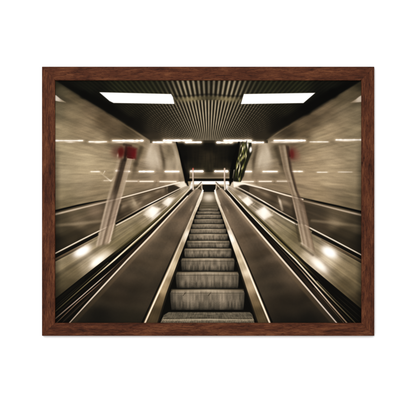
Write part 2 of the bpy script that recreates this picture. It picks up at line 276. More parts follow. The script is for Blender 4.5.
# ---- decks between the escalators
DC = [(58, 262, (178, 165, 124)), (56, 282, (106, 96, 66)), (58, 294, (92, 82, 54)), (72, 272, (130, 118, 84)), (70, 284, (110, 99, 68)), (88, 266, (168, 156, 120)), (96, 262, (228, 218, 186)), (108, 256, (196, 182, 142)), (96, 249, (150, 138, 102)),
      (110, 246, (128, 117, 82)), (120, 244, (126, 116, 80)), (118, 232, (146, 135, 100)), (128, 226, (150, 139, 104)), (130, 236, (130, 120, 84)), (138, 228, (122, 112, 78)), (142, 216, (150, 138, 104)), (150, 213, (235, 226, 198)), (155, 213, (244, 238, 214)), (146, 221, (140, 128, 94)),
      (162, 208, (150, 138, 104)), (166, 202, (228, 218, 188)), (171, 199, (180, 168, 134)), (178, 194, (150, 138, 106)), (186, 188, (190, 178, 146)), (160, 203, (120, 108, 80))]
poly(DECK_L, DC, soft=.5)
DR = [(x_, y_, c) for x_, y_, c in [(359, 265, (150, 136, 98)), (359, 285, (130, 117, 82)), (359, 300, (88, 76, 50)), (340, 272, (150, 137, 100)), (345, 286, (118, 105, 72)), (326, 264, (200, 187, 150)), (318, 262, (226, 214, 182)), (306, 255, (204, 190, 150)), (316, 256, (120, 108, 78)),
      (300, 250, (142, 131, 96)), (290, 244, (136, 126, 90)), (296, 236, (112, 102, 70)), (285, 228, (150, 140, 104)), (282, 236, (140, 130, 94)), (276, 222, (154, 142, 108)), (270, 220, (150, 138, 104)), (264, 213, (238, 229, 202)), (261, 216, (226, 216, 186)), (272, 214, (170, 158, 122)),
      (252, 206, (176, 164, 130)), (247, 201, (240, 232, 206)), (243, 199, (190, 178, 144)), (238, 193, (138, 126, 96)), (231, 188, (200, 188, 156)), (256, 203, (120, 108, 80))]]
poly(DECK_R, DR, soft=.5)
md = np.maximum(pdist(DECK_L, X, Y), pdist(DECK_R, X, Y)) > 0
mul(md, .87 + streaks(.20, 41, 38, 2.0) + streaks(.10, 43, 110, 3.0) + .04 * vnoise(X * .25 + Y * .2, Y * .5, 8))
# lamp reflections in the decks
blob(82, 251.0, 10.5, 5.2, -30, (220, 208, 174), .95, 1.2); blob(82, 251.4, 8.0, 3.8, -28, (255, 254, 246), 1, 1.5)
blob(100, 259.4, 12, 5.0, -38, (224, 212, 178), .85, 1.2); blob(97, 261.6, 8, 2.8, -38, (255, 250, 232), .9, 1.3)
blob(330, 252.2, 9.5, 5.8, 32, (222, 210, 176), .95, 1.2); blob(329.5, 252.4, 7.2, 4.2, 32, (255, 254, 246), 1, 1.5)
blob(317, 262.4, 12, 4.6, 42, (232, 220, 188), .9, 1.2); blob(320, 265.6, 8, 3.0, 42, (255, 250, 232), .9, 1.3)
poly([(143.5, 214.8), (152, 206.6), (160.2, 208.6), (152.5, 217.8)], [(147, 215, (210, 199, 168)), (153, 212, (255, 252, 240)), (158, 209, (236, 226, 198))], soft=1.6, alpha=.95); poly([(162.4, 203.4), (168, 197.6), (174.6, 197.8), (168, 206.6)], [(165, 204, (214, 203, 172)), (169, 201, (255, 252, 238)), (173, 198, (214, 203, 172))], soft=1.3, alpha=.9)
poly([(256, 211.6), (264.4, 206.8), (272.6, 215.4), (264.2, 219.4)], [(259, 213, (222, 211, 180)), (263.6, 213, (255, 252, 240)), (269, 216, (226, 214, 184))], soft=1.6, alpha=.95); poly([(241.4, 200), (247.6, 196.6), (253, 202.4), (247.6, 206.4)], [(244, 200, (226, 215, 186)), (247.5, 201.5, (255, 252, 240)), (251, 203, (222, 210, 180))], soft=1.2, alpha=.95)
blob(240, 197, 2.6, 1.3, 40, (236, 226, 198), .6); blob(271, 222, 4, 1.4, 40, (196, 184, 150), .5)
for c0, c1 in (((146, 216), (150, 222)), ((157, 207), (161, 213)), ((274, 211), (268, 221)), ((255, 203), (250, 208))):
    line([(c0[0], c0[1], .6, (216, 204, 172), .7), (c1[0], c1[1], .6, (160, 148, 114), .3)], soft=.6)
# dark rail along the outer panels (upper edge of decks)
line([(54, 257.6, 2.6, (20, 16, 10), 1), (75, 246.6, 2.6, (20, 16, 10), 1), (97.5, 234.8, 2.2, (26, 21, 13), 1)], soft=.5)
line([(54, 260.2, 1.6, (92, 74, 52), 1), (75, 249.4, 1.4, (92, 74, 52), .8), (92, 240.6, 1.0, (92, 74, 52), .5)], soft=.7)
line([(54, 261.6, 1.0, K, .8), (70, 253.2, .8, K, .7), (84, 246, .5, K, .3)], soft=.5)
line([(54, 255.6, 1.1, K, 1), (80, 242.2, 1.0, K, 1), (105, 229.4, .9, K, 1)], soft=.4)
line([(54, 253.9, 1.0, (226, 214, 182)), (80, 240.4, 1.0, (232, 220, 190)), (107, 226.9, .9, (222, 208, 176))], soft=.4)
line([(362, 258.4, 2.6, (20, 16, 10), 1), (340, 246.4, 2.8, (20, 16, 10), 1), (313, 232.6, 2.6, (34, 28, 18), 1)], soft=.5)
line([(362, 261.6, 1.8, (84, 68, 48), 1), (345, 252.2, 1.6, (84, 68, 48), .9), (322, 240.0, 1.2, (92, 76, 54), .6)], soft=.7)
line([(362, 263.0, 1.0, K, .9), (345, 253.6, .8, K, .7), (330, 246, .5, K, .3)], soft=.5)
line([(362, 256.8, 1.1, K, 1), (335, 242.6, 1.0, K, 1), (309, 229.0, .9, K, 1)], soft=.4)
line([(362, 255.2, 1.0, (226, 214, 182)), (335, 240.8, 1.0, (236, 226, 198)), (305, 225.2, 1.0, (226, 212, 180))], soft=.4)
# continuing past the posts, to the landing
line([(116, 223.6, 1.5, K), (133, 214.4, 1.7, K), (152, 203.6, 1.2, K), (168, 195.6, .8, K), (180, 189.6, .5, (60, 52, 38))], soft=.4)
line([(116, 221.8, .6, (150, 138, 108), .5), (140, 208.6, .7, (200, 188, 158), .8), (150, 203.6, .9, (244, 236, 210)), (166, 195.4, .8, (224, 212, 182)), (182, 187.4, .6, (214, 202, 172))], soft=.4)
line([(116, 225.4, 1.0, (214, 202, 170)), (133, 216.4, .9, (220, 208, 176)), (150, 206.2, .9, (196, 184, 150), .9), (168, 197.2, .7, (180, 168, 136), .7)], soft=.5)
line([(300, 223.8, 1.5, K), (280, 213.0, 1.8, K), (262, 202.4, 1.3, K), (248, 194.8, .8, K), (236, 188.2, .5, (60, 52, 38))], soft=.4)
line([(298, 221.0, .8, (180, 168, 138), .7), (280, 211.2, .8, (210, 198, 168), .8), (264, 201.6, 1.0, (240, 230, 204)), (250, 193.6, .8, (224, 212, 182)), (236, 186.2, .7, (224, 212, 182))], soft=.4)
line([(297, 224.6, 1.1, (236, 226, 196)), (284, 217.6, 1.0, (230, 218, 188)), (268, 207.8, .9, (196, 184, 150), .9), (250, 198.0, .7, (180, 168, 136), .6)], soft=.5)

# ---- the two blurred leaning posts with red sign heads
POST_L = [(117.5, 157), (133, 157), (121.5, 199), (109.8, 243), (95.5, 247.5), (107, 199)]
POST_R = [(278, 144.5), (288.5, 144.5), (293.5, 169.7), (299, 193), (305, 203), (311.6, 235), (316.3, 253), (301.5, 243.4), (296.7, 220), (290.8, 193.5), (283.4, 169.7)]
def post(Ly, Lx, Ry, Rx, y0, y1, upper, lower, ysw, alpha, se, foot):
    xs = list(Lx) + list(Rx); sl = box(xs, [y0, y1], 4); x, y = X[sl], Y[sl]
    L = np.interp(y, Ly, Lx); R = np.interp(y, Ry, Rx); u = (x - L) / (R - L)
    us = [p[0] for p in upper]; ul = [p[0] for p in lower]
    cu = np.stack([np.interp(u, us, [p[1][c] for p in upper]) for c in range(3)], -1)
    cl = np.stack([np.interp(u, ul, [p[1][c] for p in lower]) for c in range(3)], -1)
    au = np.interp(u, us, [p[2] for p in upper]); al = np.interp(u, ul, [p[2] for p in lower])
    t = sstep(ysw - 12, ysw + 12, y)
    c = cu * (1 - t[..., None]) + cl * t[..., None]
    n = 1 + .12 * vnoise(u * 7 + 5 + y * .01, y * .03, 92) + .05 * vnoise(u * 21 + 5, y * .03, 93) + .07 * vnoise(TH[sl] * 90 + 500, LR[sl] * 6, 91)
    a = (au * (1 - t) + al * t) * sstep(0, .13, u) * sstep(1.0, .84, u) * sstep(y0 - 1.5, y0 + 2.5, y) * sstep(se, -se, y - (y1 + foot * (u - .5)))
    put(sl, a * alpha, c * n[..., None])
post([157, 199, 247], [116.5, 105.5, 94], [157, 199, 245], [134, 122.5, 110.4], 158, 245,
     [(0, (150, 138, 110), .3), (.2, (162, 148, 120), .5), (.30, (84, 70, 54), .8), (.40, (56, 45, 34), .95), (.58, (66, 54, 41), .95), (.66, (140, 126, 100), .8), (.85, (168, 154, 126), .7), (.93, (206, 192, 162), .7), (1, (150, 138, 110), .3)],
     [(0, (160, 148, 120), .6), (.14, (186, 172, 142), .85), (.26, (150, 136, 110), .9), (.40, (172, 157, 130), .9), (.52, (112, 97, 76), .9), (.66, (168, 152, 124), .9), (.80, (146, 129, 105), .95), (.90, (206, 190, 160), 1), (1, (170, 154, 128), .6)],
     197, .92, 2.2, -4)
line([(120.6, 205, 2.4, (44, 37, 26), .55), (116, 222, 2.0, (56, 48, 34), .5), (112.8, 238, 1.6, (84, 73, 52), .3)], soft=1.4)
line([(110.4, 240.5, 1.2, (206, 192, 162), .8), (106, 244.6, 1.0, (190, 176, 144), .2)], soft=.8)
post([144.5, 169.7, 193.5, 220, 243], [277.6, 283, 290.4, 296.4, 301.2], [144.5, 169.7, 190, 199, 205, 235, 253], [290.5, 294, 299, 303, 306, 312.4, 316.8], 145, 248.4,
     [(0, (120, 106, 82), .8), (.14, (136, 122, 96), .95), (.30, (122, 108, 84), .95), (.50, (162, 149, 121), .95), (.60, (120, 106, 82), .95), (.66, (58, 47, 35), .95), (.78, (66, 52, 40), .85), (.90, (110, 94, 72), .4), (1, (150, 134, 104), 0)],
     [(0, (216, 201, 171), .9), (.10, (196, 180, 150), .95), (.18, (142, 126, 100), .95), (.36, (172, 157, 129), .95), (.50, (134, 118, 93), .95), (.68, (156, 140, 113), .92), (.84, (124, 107, 84), .9), (.94, (92, 78, 59), .85), (1, (90, 77, 57), .5)],
     201, .84, 2.4, 9)
line([(292.5, 206, 1.6, (40, 33, 22), .5), (296, 224, 2.0, (60, 51, 36), .6), (299.6, 241, 2.2, (64, 55, 38), .65)], soft=1.3)
line([(301.6, 243.2, 1.2, (220, 206, 178), .7), (314.6, 252.0, 1.0, (190, 176, 146), .3)], soft=1.0)
line([(301, 246.4, 1.6, (66, 57, 40), .6), (313, 255.2, 2.0, (70, 60, 43), .5)], soft=1.2)
# red heads
blob(116.5, 152, 5.5, 6, 10, (92, 62, 48), .7, 1.3)
blob(121, 152.2, 3.6, 5.8, 8, (80, 22, 19), .85, 1.6)
poly([(125.5, 146.8), (129, 145.8), (136.6, 148.6), (135.6, 158.6), (129.6, 158.0), (124.6, 156)], [(127, 150, (66, 22, 19)), (133, 149, (84, 26, 26)), (134, 154, (104, 18, 26)), (128, 156, (58, 14, 13))], soft=2.4, alpha=.9)
line([(126.4, 145.5, 2.0, (58, 34, 28), .6), (125.6, 153, 2.6, (50, 22, 18), .9), (124.6, 160, 2.4, (44, 34, 25), .8)], soft=1.1)
line([(127.4, 157.0, 1.2, (60, 8, 10), .8), (132.6, 158.2, 1.2, (80, 10, 14), .7)], soft=.6)
line([(124, 144.6, 2.4, (62, 50, 38), .7), (131, 145.6, 1.8, (66, 44, 34), .7)], soft=1.0)
line([(127.6, 159, .8, (200, 184, 154), .6), (134.4, 159.6, .8, (190, 170, 140), .5)], soft=.5)
blob(117.6, 155.4, .9, 2.2, 5, (170, 156, 128), .7)
blob(293.2, 153.6, 4.4, 6.6, -8, (96, 52, 42), .8, 1.3); blob(291.8, 154, 2.3, 4.8, -4, (88, 24, 26), .6, 1.5)
blob(297.6, 155, 3, 5.5, -10, (126, 92, 70), .5)
line([(288.4, 147, 1.6, (60, 40, 30), .6), (289.8, 156, 1.6, (56, 22, 18), .7)], soft=.9)

# ---- handrails
poly(RAIL_L, (15, 12, 7), soft=.4); poly(RAIL_R, (15, 12, 7), soft=.4)
OL = (88, 80, 46)
# olive moulding between deck and black rubber (upper part)
line([(86, 276.4, .6, (40, 36, 20), .0), (102, 263.2, 1.4, (70, 63, 34), .5), (118, 250.6, 2.4, OL), (150, 225.4, 3.2, OL), (172, 204.8, 2.2, (120, 110, 76)), (190, 187.6, 1.4, (170, 158, 124))], soft=.6)
line([(92, 279.0, .8, (70, 64, 38), .0), (110, 263.5, 1.6, (100, 92, 54), .8), (132, 244.5, 2.2, (110, 100, 62)), (150, 228.8, 1.8, (136, 125, 88)), (172, 207.8, 1.2, (150, 139, 104)), (190.6, 189.0, .8, (180, 168, 136))], soft=.5)
line([(54, 299.0, .6, K, .0), (90, 273.0, 1.4, (30, 26, 14), .8), (110, 256.9, 1.2, (32, 28, 16), .9), (150, 225.9, .9, (40, 34, 20), .9), (176, 202.4, .5, (50, 43, 28), .7)], soft=.5)
line([(54, 312.6, .8, (120, 112, 72), .7), (89.6, 281.2, .9, (150, 140, 98), .9), (115, 259.4, 1.4, (226, 216, 180)), (135, 241.4, 1.2, (206, 195, 158)), (150, 227.9, 1.1, (226, 216, 182)), (159.6, 219.0, .9, (216, 205, 170)), (176, 203.2, .8, (216, 205, 172)), (191.3, 187.2, .7, (230, 220, 190))], soft=.35)
line([(54, 309.8, .5, (84, 78, 46), .7), (89.6, 278.2, .6, (96, 88, 54), .9), (108, 262.4, .7, (120, 112, 72), .7)], soft=.4)
line([(54, 304, .8, (44, 38, 22), .7), (84, 279, .8, (46, 40, 24), .7)], soft=.8)
line([(54, 319.8, 1.2, (112, 98, 78)), (77, 300.2, 1.0, (186, 170, 146)), (100, 280.0, .9, (190, 178, 152)), (115, 266.6, .9, (110, 92, 68), .8), (150, 233.4, .6, (84, 70, 50), .5)], soft=.35)
line([(56, 323.2, .9, (90, 74, 54)), (77, 303.0, .9, (140, 116, 90)), (100, 283.4, .9, (122, 100, 76)), (118, 267, .7, (70, 56, 40), .6)], soft=.35)
line([(64, 320.6, 2.6, (34, 27, 17), .9), (100, 285.6, 3.0, (50, 39, 27), .9), (128, 256.0, 3.0, (56, 44, 31), .9), (152, 231, 2.2, (44, 34, 23), .8), (176, 206.6, 1.0, (50, 40, 28), .5)], soft=.7)
# right side
line([(330, 286.4, .6, (40, 36, 20), .0), (312, 269.6, 1.6, (70, 63, 36), .5), (298, 256.6, 2.6, OL), (268, 227.6, 3.4, OL), (246, 206.0, 2.2, (120, 110, 76)), (228, 188.4, 1.4, (170, 158, 124))], soft=.6)
line([(324, 284.2, .8, (80, 72, 44), .0), (306, 267.2, 1.6, (108, 98, 62), .8), (285, 247.0, 2.2, (120, 110, 70)), (266, 228.2, 1.9, (146, 135, 96)), (246, 208.8, 1.2, (150, 139, 104)), (228, 190.2, .8, (180, 168, 136))], soft=.5)
line([(340, 292.6, .8, K, .0), (305, 263.2, 1.6, (24, 20, 10), .9), (285, 244.6, 1.5, (28, 24, 13), .9), (265, 225.4, 1.2, (34, 29, 18), .9), (242, 202.4, .6, (50, 43, 28), .7)], soft=.5)
line([(356, 323.6, .8, (110, 100, 68), .8), (335, 302.4, 1.0, (150, 138, 102), .9), (317, 283.6, 1.4, (190, 178, 140)), (296, 260.2, 1.4, (236, 226, 192)), (280, 244.6, 1.2, (206, 195, 158)), (265, 229.4, 1.1, (236, 226, 194)), (246, 209.8, .9, (220, 209, 176)), (227.4, 189.6, .7, (230, 220, 190))], soft=.35)
line([(359, 321.6, .5, (80, 74, 46), .6), (335, 299.4, .7, (110, 101, 68), .8), (317, 281.2, .8, (132, 123, 84), .8)], soft=.4)
line([(347.5, 323.6, 1.2, (150, 130, 100)), (330, 303.6, 1.3, (190, 170, 138)), (316, 287.2, 1.2, (230, 212, 182)), (302, 271.0, 1.0, (150, 132, 104), .9), (270, 237.6, .6, (84, 70, 50), .5)], soft=.35)
line([(344.6, 323.6, .9, (94, 78, 57)), (330, 306.6, 1.0, (120, 102, 77)), (314, 288.2, 1.0, (96, 80, 58), .9)], soft=.35)
line([(341, 321.6, 2.6, (44, 36, 24), .9), (318, 295.6, 3.6, (62, 50, 35), .9), (290, 263.0, 3.0, (50, 39, 27), .9), (266, 235.6, 2.2, (44, 34, 23), .8), (244, 210.6, 1.0, (50, 40, 28), .5)], soft=.7)

for (xa, ya, xb, yb, cc) in ((54, 316.2, 96, 279.4, (70, 62, 44)), (54, 307.2, 90, 276.2, (56, 52, 32)), (61, 323.8, 104, 282.6, (84, 72, 54)), (54, 302.2, 86, 276.4, (40, 36, 22)),
                            (362, 313.2, 330, 286.4, (44, 38, 26)), (362, 318.6, 328, 288.6, (60, 54, 36)), (352, 323.8, 318, 288.0, (78, 68, 50)), (339.6, 323.8, 308, 286.4, (84, 72, 54))):
    line([(xa, ya, .6, cc, .7), ((xa + xb) / 2, (ya + yb) / 2, .7, cc, .9), (xb, yb, .3, cc, .0)], soft=.4)
# ---- inner balustrades
poly(INNER_L, [(78, 320, (38, 32, 20)), (100, 316, (28, 24, 14)), (130, 318, (34, 29, 17)), (100, 298, (48, 41, 27)), (120, 290, (62, 52, 36)), (140, 290, (52, 44, 30)), (150, 285, (56, 48, 33)), (125, 272, (70, 60, 43)), (145, 262, (84, 73, 53)), (160, 262, (70, 60, 42)),
               (150, 248, (92, 80, 59)), (165, 240, (86, 75, 55)), (155, 235, (100, 88, 66)), (175, 225, (104, 91, 68)), (180, 215, (104, 91, 69)), (176, 240, (82, 70, 50)), (190, 200, (110, 98, 75)), (196, 195, (120, 108, 84)), (190, 212, (100, 87, 65))], soft=.4)
poly(INNER_R, [(330, 320, (36, 29, 18)), (310, 316, (26, 22, 13)), (285, 318, (34, 28, 17)), (310, 300, (40, 33, 21)), (292, 292, (66, 56, 40)), (275, 290, (54, 46, 32)), (262, 285, (58, 50, 35)), (288, 275, (76, 65, 47)), (270, 264, (84, 72, 53)), (256, 262, (76, 65, 46)),
               (266, 250, (92, 79, 58)), (252, 242, (88, 76, 56)), (258, 235, (90, 77, 57)), (241, 225, (102, 89, 67)), (236, 215, (100, 88, 66)), (243, 240, (84, 72, 52)), (227, 200, (112, 99, 76)), (221, 195, (120, 108, 84)), (228, 212, (100, 87, 65))], soft=.4)
mi = np.maximum(pdist(INNER_L, X, Y), pdist(INNER_R, X, Y)) > 0
IMG[mi] = IMG[mi] * 1.0 + 11 * (1 - IMG[mi] / 130).clip(0, 1)
dl_ = np.maximum(0, np.where(X < 208, (X - (VX - (Y - VY) * .954)), ((VX + (Y - VY) * .857) - X))) / np.maximum(Y - VY, 5)
mul(mi, .93 + .30 * np.exp(-(dl_ / .10) ** 2) + .16 * np.exp(-((dl_ - .42) / .10) ** 2) + streaks(.045, 51, 26, 3.0) + .26 * vnoise(X * .045, Y * .10 + X * .01 + np.sin(X * .12) * .25, 14) + .05 * vnoise(X * .8, Y * .8, 15))
for q in range(26):
    rr = np.random.RandomState(300 + q); side = q % 2; tt = rr.rand() ** .7
    yb = 205 + 105 * tt; xm = (VX - (yb - VY) * (.62 + .25 * rr.rand())) if side == 0 else (VX + (yb - VY) * (.56 + .28 * rr.rand()))
    sz = (yb - VY) * .13; lum = np.array((112, 97, 72)) * (1.15 - .45 * tt) if rr.rand() < .6 else np.array((52, 43, 29.))
    sl = box([xm - sz * 4, xm + sz * 4], [yb - sz * 2, yb + sz * 2], 0)
    g = np.exp(-((X[sl] - xm) / (sz * 1.7)) ** 2 - ((Y[sl] - yb - .18 * (X[sl] - xm) * (1 if side == 0 else -1) - .6 * np.sin(X[sl] * .3)) / (sz * .32)) ** 2) * mi[sl]
    put(sl, g * .28, lum)
for a_, b_ in (((225.6, 206.6), (229.4, 214.6)), ((192.4, 206.4), (189.4, 213.6))):
    line([(a_[0], a_[1], 1.0, (214, 200, 168), .2), ((a_[0] + b_[0]) / 2, (a_[1] + b_[1]) / 2, 1.5, (190, 176, 146), .5), (b_[0], b_[1], .9, (160, 146, 116), .1)], soft=1.0)
# brown foot of the handrail profile, then its bright line (L1)
line([(72.4, 324, 3.4, (70, 59, 40), .6), (103, 291.5, 3.4, (88, 75, 53), .65), (129.6, 262.4, 3.0, (108, 93, 69), .7), (168.0, 221.0, 2.0, (140, 125, 97), .7), (194, 192, 1.4, (160, 146, 116), .7)], soft=1.0)
line([(334, 324, 3.8, (80, 68, 48), .65), (302.4, 287.6, 3.8, (98, 84, 60), .7), (282.2, 263.4, 3.2, (116, 101, 76), .7), (246.6, 221.0, 2.0, (140, 125, 97), .7), (223.6, 192, 1.4, (160, 146, 116), .7)], soft=1.0)
line([(68.4, 324, 1.1, (176, 160, 132)), (84, 306.8, 1.4, (206, 192, 164)), (101, 288.4, 1.6, (214, 200, 170)), (127.4, 259.9, 1.6, (216, 202, 172)), (150, 236.6, 1.7, (220, 203, 170)), (166.2, 219.0, 1.5, (220, 205, 172)), (182, 202.0, 1.2, (216, 202, 172)), (195.2, 188.0, 1.0, (236, 226, 198))], soft=.45)
line([(337.6, 324, 1.2, (212, 198, 172)), (321, 304.6, 1.4, (220, 207, 182)), (304.6, 285.4, 1.6, (214, 199, 170)), (283.6, 261.2, 1.7, (216, 201, 170)), (265, 239.4, 1.7, (236, 220, 188)), (247.6, 219.0, 1.5, (220, 205, 172)), (233, 201.6, 1.2, (216, 202, 172)), (222.2, 188.0, 1.0, (236, 226, 198))], soft=.45)

# ---- steps and the dark well
poly(WELL, (13, 11, 6), soft=.4)
LAND = [(203.4, 191.6), (214.6, 191.6), (217.0, 200), (218.9, 208.6), (198.9, 208.6), (201.2, 200)]
STEPS = []
ly = [208.8, 211.6, 214.9, 219.3, 224.3, 229.1, 234.2, 241.0, 248.7, 258.6, 272.4, 290.0, 312.2, 332]
lx = [(198.9, 218.7), (197.2, 219.9), (195.7, 221.2), (194.0, 222.8), (191.9, 224.3), (190.4, 226.2), (188.9, 227.9), (186.8, 229.6), (184.2, 231.6), (181.0, 234.6), (175.8, 239.0), (170.2, 244.7), (163.6, 252.6)]
poly(LAND, [(209, 193, (96, 88, 68)), (208.5, 197, (188, 180, 152)), (209, 201, (134, 126, 100)), (201, 204, (80, 72, 52)), (216, 204, (84, 76, 56)), (209, 207.5, (84, 77, 56)), (203, 195, (110, 100, 76)), (215, 195, (110, 100, 76))], soft=.5)
blob(208.8, 197.4, 5.0, 3.4, 0, (206, 198, 170), .85, 1.3)
for y_, h_ in ((203.2, 4.6), (205.4, 5.2), (207.2, 5.6)):
    line([(209 - h_ * 1.55, y_, .5, (36, 31, 20), .6), (209 + h_ * 1.55, y_, .5, (36, 31, 20), .6)], soft=.4)
    line([(209 - h_ * 1.55, y_ + .7, .5, (150, 141, 114), .5), (209 + h_ * 1.55, y_ + .7, .5, (150, 141, 114), .5)], soft=.4)
for k in range(12):
    y0, y1 = ly[k], ly[k + 1]; a0, b0 = lx[k]; h = y1 - y0
    lip = .75 + .10 * k if k < 8 else 1.5 + .35 * (k - 8)
    sh = max(.6, h * .10)                                    # black joint under the riser
    in_ = h * .05
    pts = [(a0, y0), (b0, y0), (b0 - in_ * .3, y0 + h * .55), (b0 - in_ * 1.2, y1 - sh), (a0 + in_ * 1.2, y1 - sh), (a0 + in_ * .3, y0 + h * .55), (a0 - .1, y0 + h * .16), (a0 + h * .03, y0 + h * .06)]
    pts[0] = (a0 + h * .12, y0); pts[1] = (b0 - h * .12, y0); pts.insert(2, (b0 - h * .03, y0 + h * .06)); pts.insert(3, (b0 + .1, y0 + h * .16))
    STEPS.append([(a0 - .3, y0 - .2), (b0 + .3, y0 - .2), (b0, y1 - .2), (a0, y1 - .2)])
    sl = box([a0, b0], [y0, y1], 1); x, y = X[sl], Y[sl]
    t = np.clip((y - y0) / h, 0, 1); s = (x - a0) / (b0 - a0)
    m_ = sstep(-.35, .35, pdist(pts, x, y))
    base = np.interp(t, [0, .10, .22, .5, .78, .92, 1], [1.25, 1.2, 1.02, 1.0, .74, .42, .15])
    lum = 125 if k > 3 else 112
    base = base * (1 - .22 * np.exp(-s / .05) - .25 * np.exp(-(1 - s) / .05))
    base = base * (1 + .12 * vnoise(s * 6 + k, t * 1.5, 140 + k))
    nr = 46
    rid = .5 + .5 * np.cos(2 * math.pi * s * nr)
    ra = .15 if k >= 7 else (.12 if k >= 4 else .05)
    n = vnoise(s * 46, t * 3 + k * 7, 60 + k) * .42 + vnoise(s * 19 + 3, t * 1.5 + 9 * k, 80 + k) * .24 + vnoise(x * 2.2, y * 2.2, 99) * .14
    v = lum * base * (1 - ra * (1 - rid) + n * (.95 if k > 5 else .6) * (.45 + .75 * t)) * (1.05 - .25 * (2 * s - 1) ** 4)
    col = np.stack([v * 1.0, v * .935, v * .76], -1)
    put(sl, m_, col)
    # rounded lip
    line([(a0 + .6 + h * .06, y0 + .4, lip, (104, 95, 72)), ((a0 + b0) / 2, y0 + .2, lip, (176, 166, 134)), (b0 - .6 - h * .06, y0 + .4, lip, (108, 98, 75))], soft=.5, alpha=.6)
    if k >= 7:
        line([(a0 + 1, y0 + lip + .7, .5, (44, 39, 26), .7), (b0 - 1, y0 + lip + .7, .5, (44, 39, 26), .7)], soft=.4)
# worn dark scratches on the nearest riser
for x, y in ((184.6, 293.6), (209.6, 293.8)):
    line([(x - 1.4, y + 2, .7, (40, 34, 22), .7), (x + 1, y - .8, .7, (40, 34, 22), .7)], soft=.5)
# tread of the nearest step, cut off by the frame
TREAD = [(168.6, 312.2), (249.6, 312.2), (252.2, 314.4), (255.0, 324), (159.8, 324), (163.6, 315.2)]
sl = box([159, 256], [311, 324], 0); x, y = X[sl], Y[sl]
m_ = sstep(-.35, .35, pdist(TREAD, x, y)); s = (x - 207.5) / (40 + (y - 312) * .75)
v = 100 * (1 + .16 * np.cos(s * math.pi * 2 * 27) + .32 * vnoise(s * 54, y * .5, 71) + .25 * vnoise(x * .2, y * 1.8, 72)) * np.interp(y, [312, 313, 317, 318.6, 320.4, 321.4, 324], [.75, 1.0, .95, 1.05, 1.35, 1.15, .9])
put(sl, m_, np.stack([v, v * .94, v * .75], -1))
line([(164, 318.6, .6, (50, 44, 30), .8), (208, 318.2, .6, (50, 44, 30), .7), (252, 318.8, .6, (50, 44, 30), .8)], soft=.4)
line([(163, 320, 1.0, (150, 142, 112), .6), (208, 319.6, 1.2, (170, 162, 132), .8), (253, 320, 1.0, (150, 142, 112), .6)], soft=.4)
STEPS.append([(163, 311.9), (254, 311.9), (257, 324), (158.6, 324)])

# ---- skirts
poly(SKIRT_L, [(148, 318, (88, 75, 49)), (156, 312, (80, 68, 44)), (155, 300, (110, 95, 65)), (162, 285, (170, 152, 112)), (167, 274, (196, 180, 142)), (172, 265, (190, 176, 138)), (170, 280, (126, 112, 80)), (177, 254, (160, 146, 110)), (182, 243, (120, 106, 76)), (184, 240, (212, 200, 168)), (186, 234, (244, 236, 210)), (189, 228, (150, 136, 104)),
               (193, 215, (170, 157, 124)), (196, 206, (206, 194, 162)), (200, 198, (226, 216, 186)), (203, 191, (220, 210, 182))], soft=.4)
poly(SKIRT_R, [(266, 318, (92, 79, 52)), (259, 312, (84, 72, 47)), (259, 300, (116, 101, 70)), (252, 285, (176, 158, 120)), (248, 274, (226, 210, 176)), (243, 265, (186, 172, 134)), (246, 280, (140, 125, 92)), (239, 254, (176, 162, 126)), (235, 246, (200, 186, 150)), (232, 239, (252, 246, 226)), (230, 235, (240, 230, 204)), (227, 228, (150, 136, 104)),
               (222.5, 215, (170, 157, 124)), (220, 206, (206, 194, 162)), (216.4, 198, (226, 216, 186)), (214.6, 191, (220, 210, 182))], soft=.4)
ms = np.maximum(pdist(SKIRT_L, X, Y), pdist(SKIRT_R, X, Y)) > 0
mul(ms, 1 + .18 * vnoise(LR * 22, TH * 6 + 50, 17) + .08 * vnoise(TH * 140 + 500, LR * 2, 18))
# outer dark and bright lines of the skirts
line([(141.4, 324, 1.3, K), (168.6, 264.8, 1.1, (30, 25, 15)), (184, 229.8, .6, (60, 52, 38), .6)], soft=.4)
line([(144.4, 324, 1.5, (236, 214, 176)), (157, 296, 1.6, (240, 222, 188)), (169.9, 268, 1.4, (216, 200, 166)), (184, 234.6, 1.0, (196, 182, 150)), (199, 199.2, .8, (216, 204, 174))], soft=.4)
line([(147.4, 322, .8, (60, 50, 32), .7), (160, 294, .7, (80, 68, 46), .5)], soft=.6)
line([(272.9, 324, 1.3, K), (246.6, 261.8, 1.1, (30, 25, 15)), (231.8, 228.8, .6, (60, 52, 38), .6)], soft=.4)
line([(270.2, 324, 1.5, (240, 222, 186)), (258, 294.4, 1.6, (246, 232, 202)), (245.9, 265, 1.4, (226, 210, 178)), (231.6, 232.4, 1.0, (206, 192, 160)), (217.4, 199.2, .8, (216, 204, 174))], soft=.4)
line([(267.4, 322, .8, (60, 50, 32), .7), (255.4, 294, .7, (80, 68, 46), .5)], soft=.6)
line([(158.4, 322, 1.4, (46, 38, 24), .7), (167.4, 293, 1.2, (60, 51, 34), .7), (179, 262, .8, (84, 73, 52), .6)], soft=.5)
line([(257.2, 322, 1.4, (46, 38, 24), .7), (247.4, 293, 1.2, (60, 51, 34), .7), (236.6, 262, .8, (84, 73, 52), .6)], soft=.5)

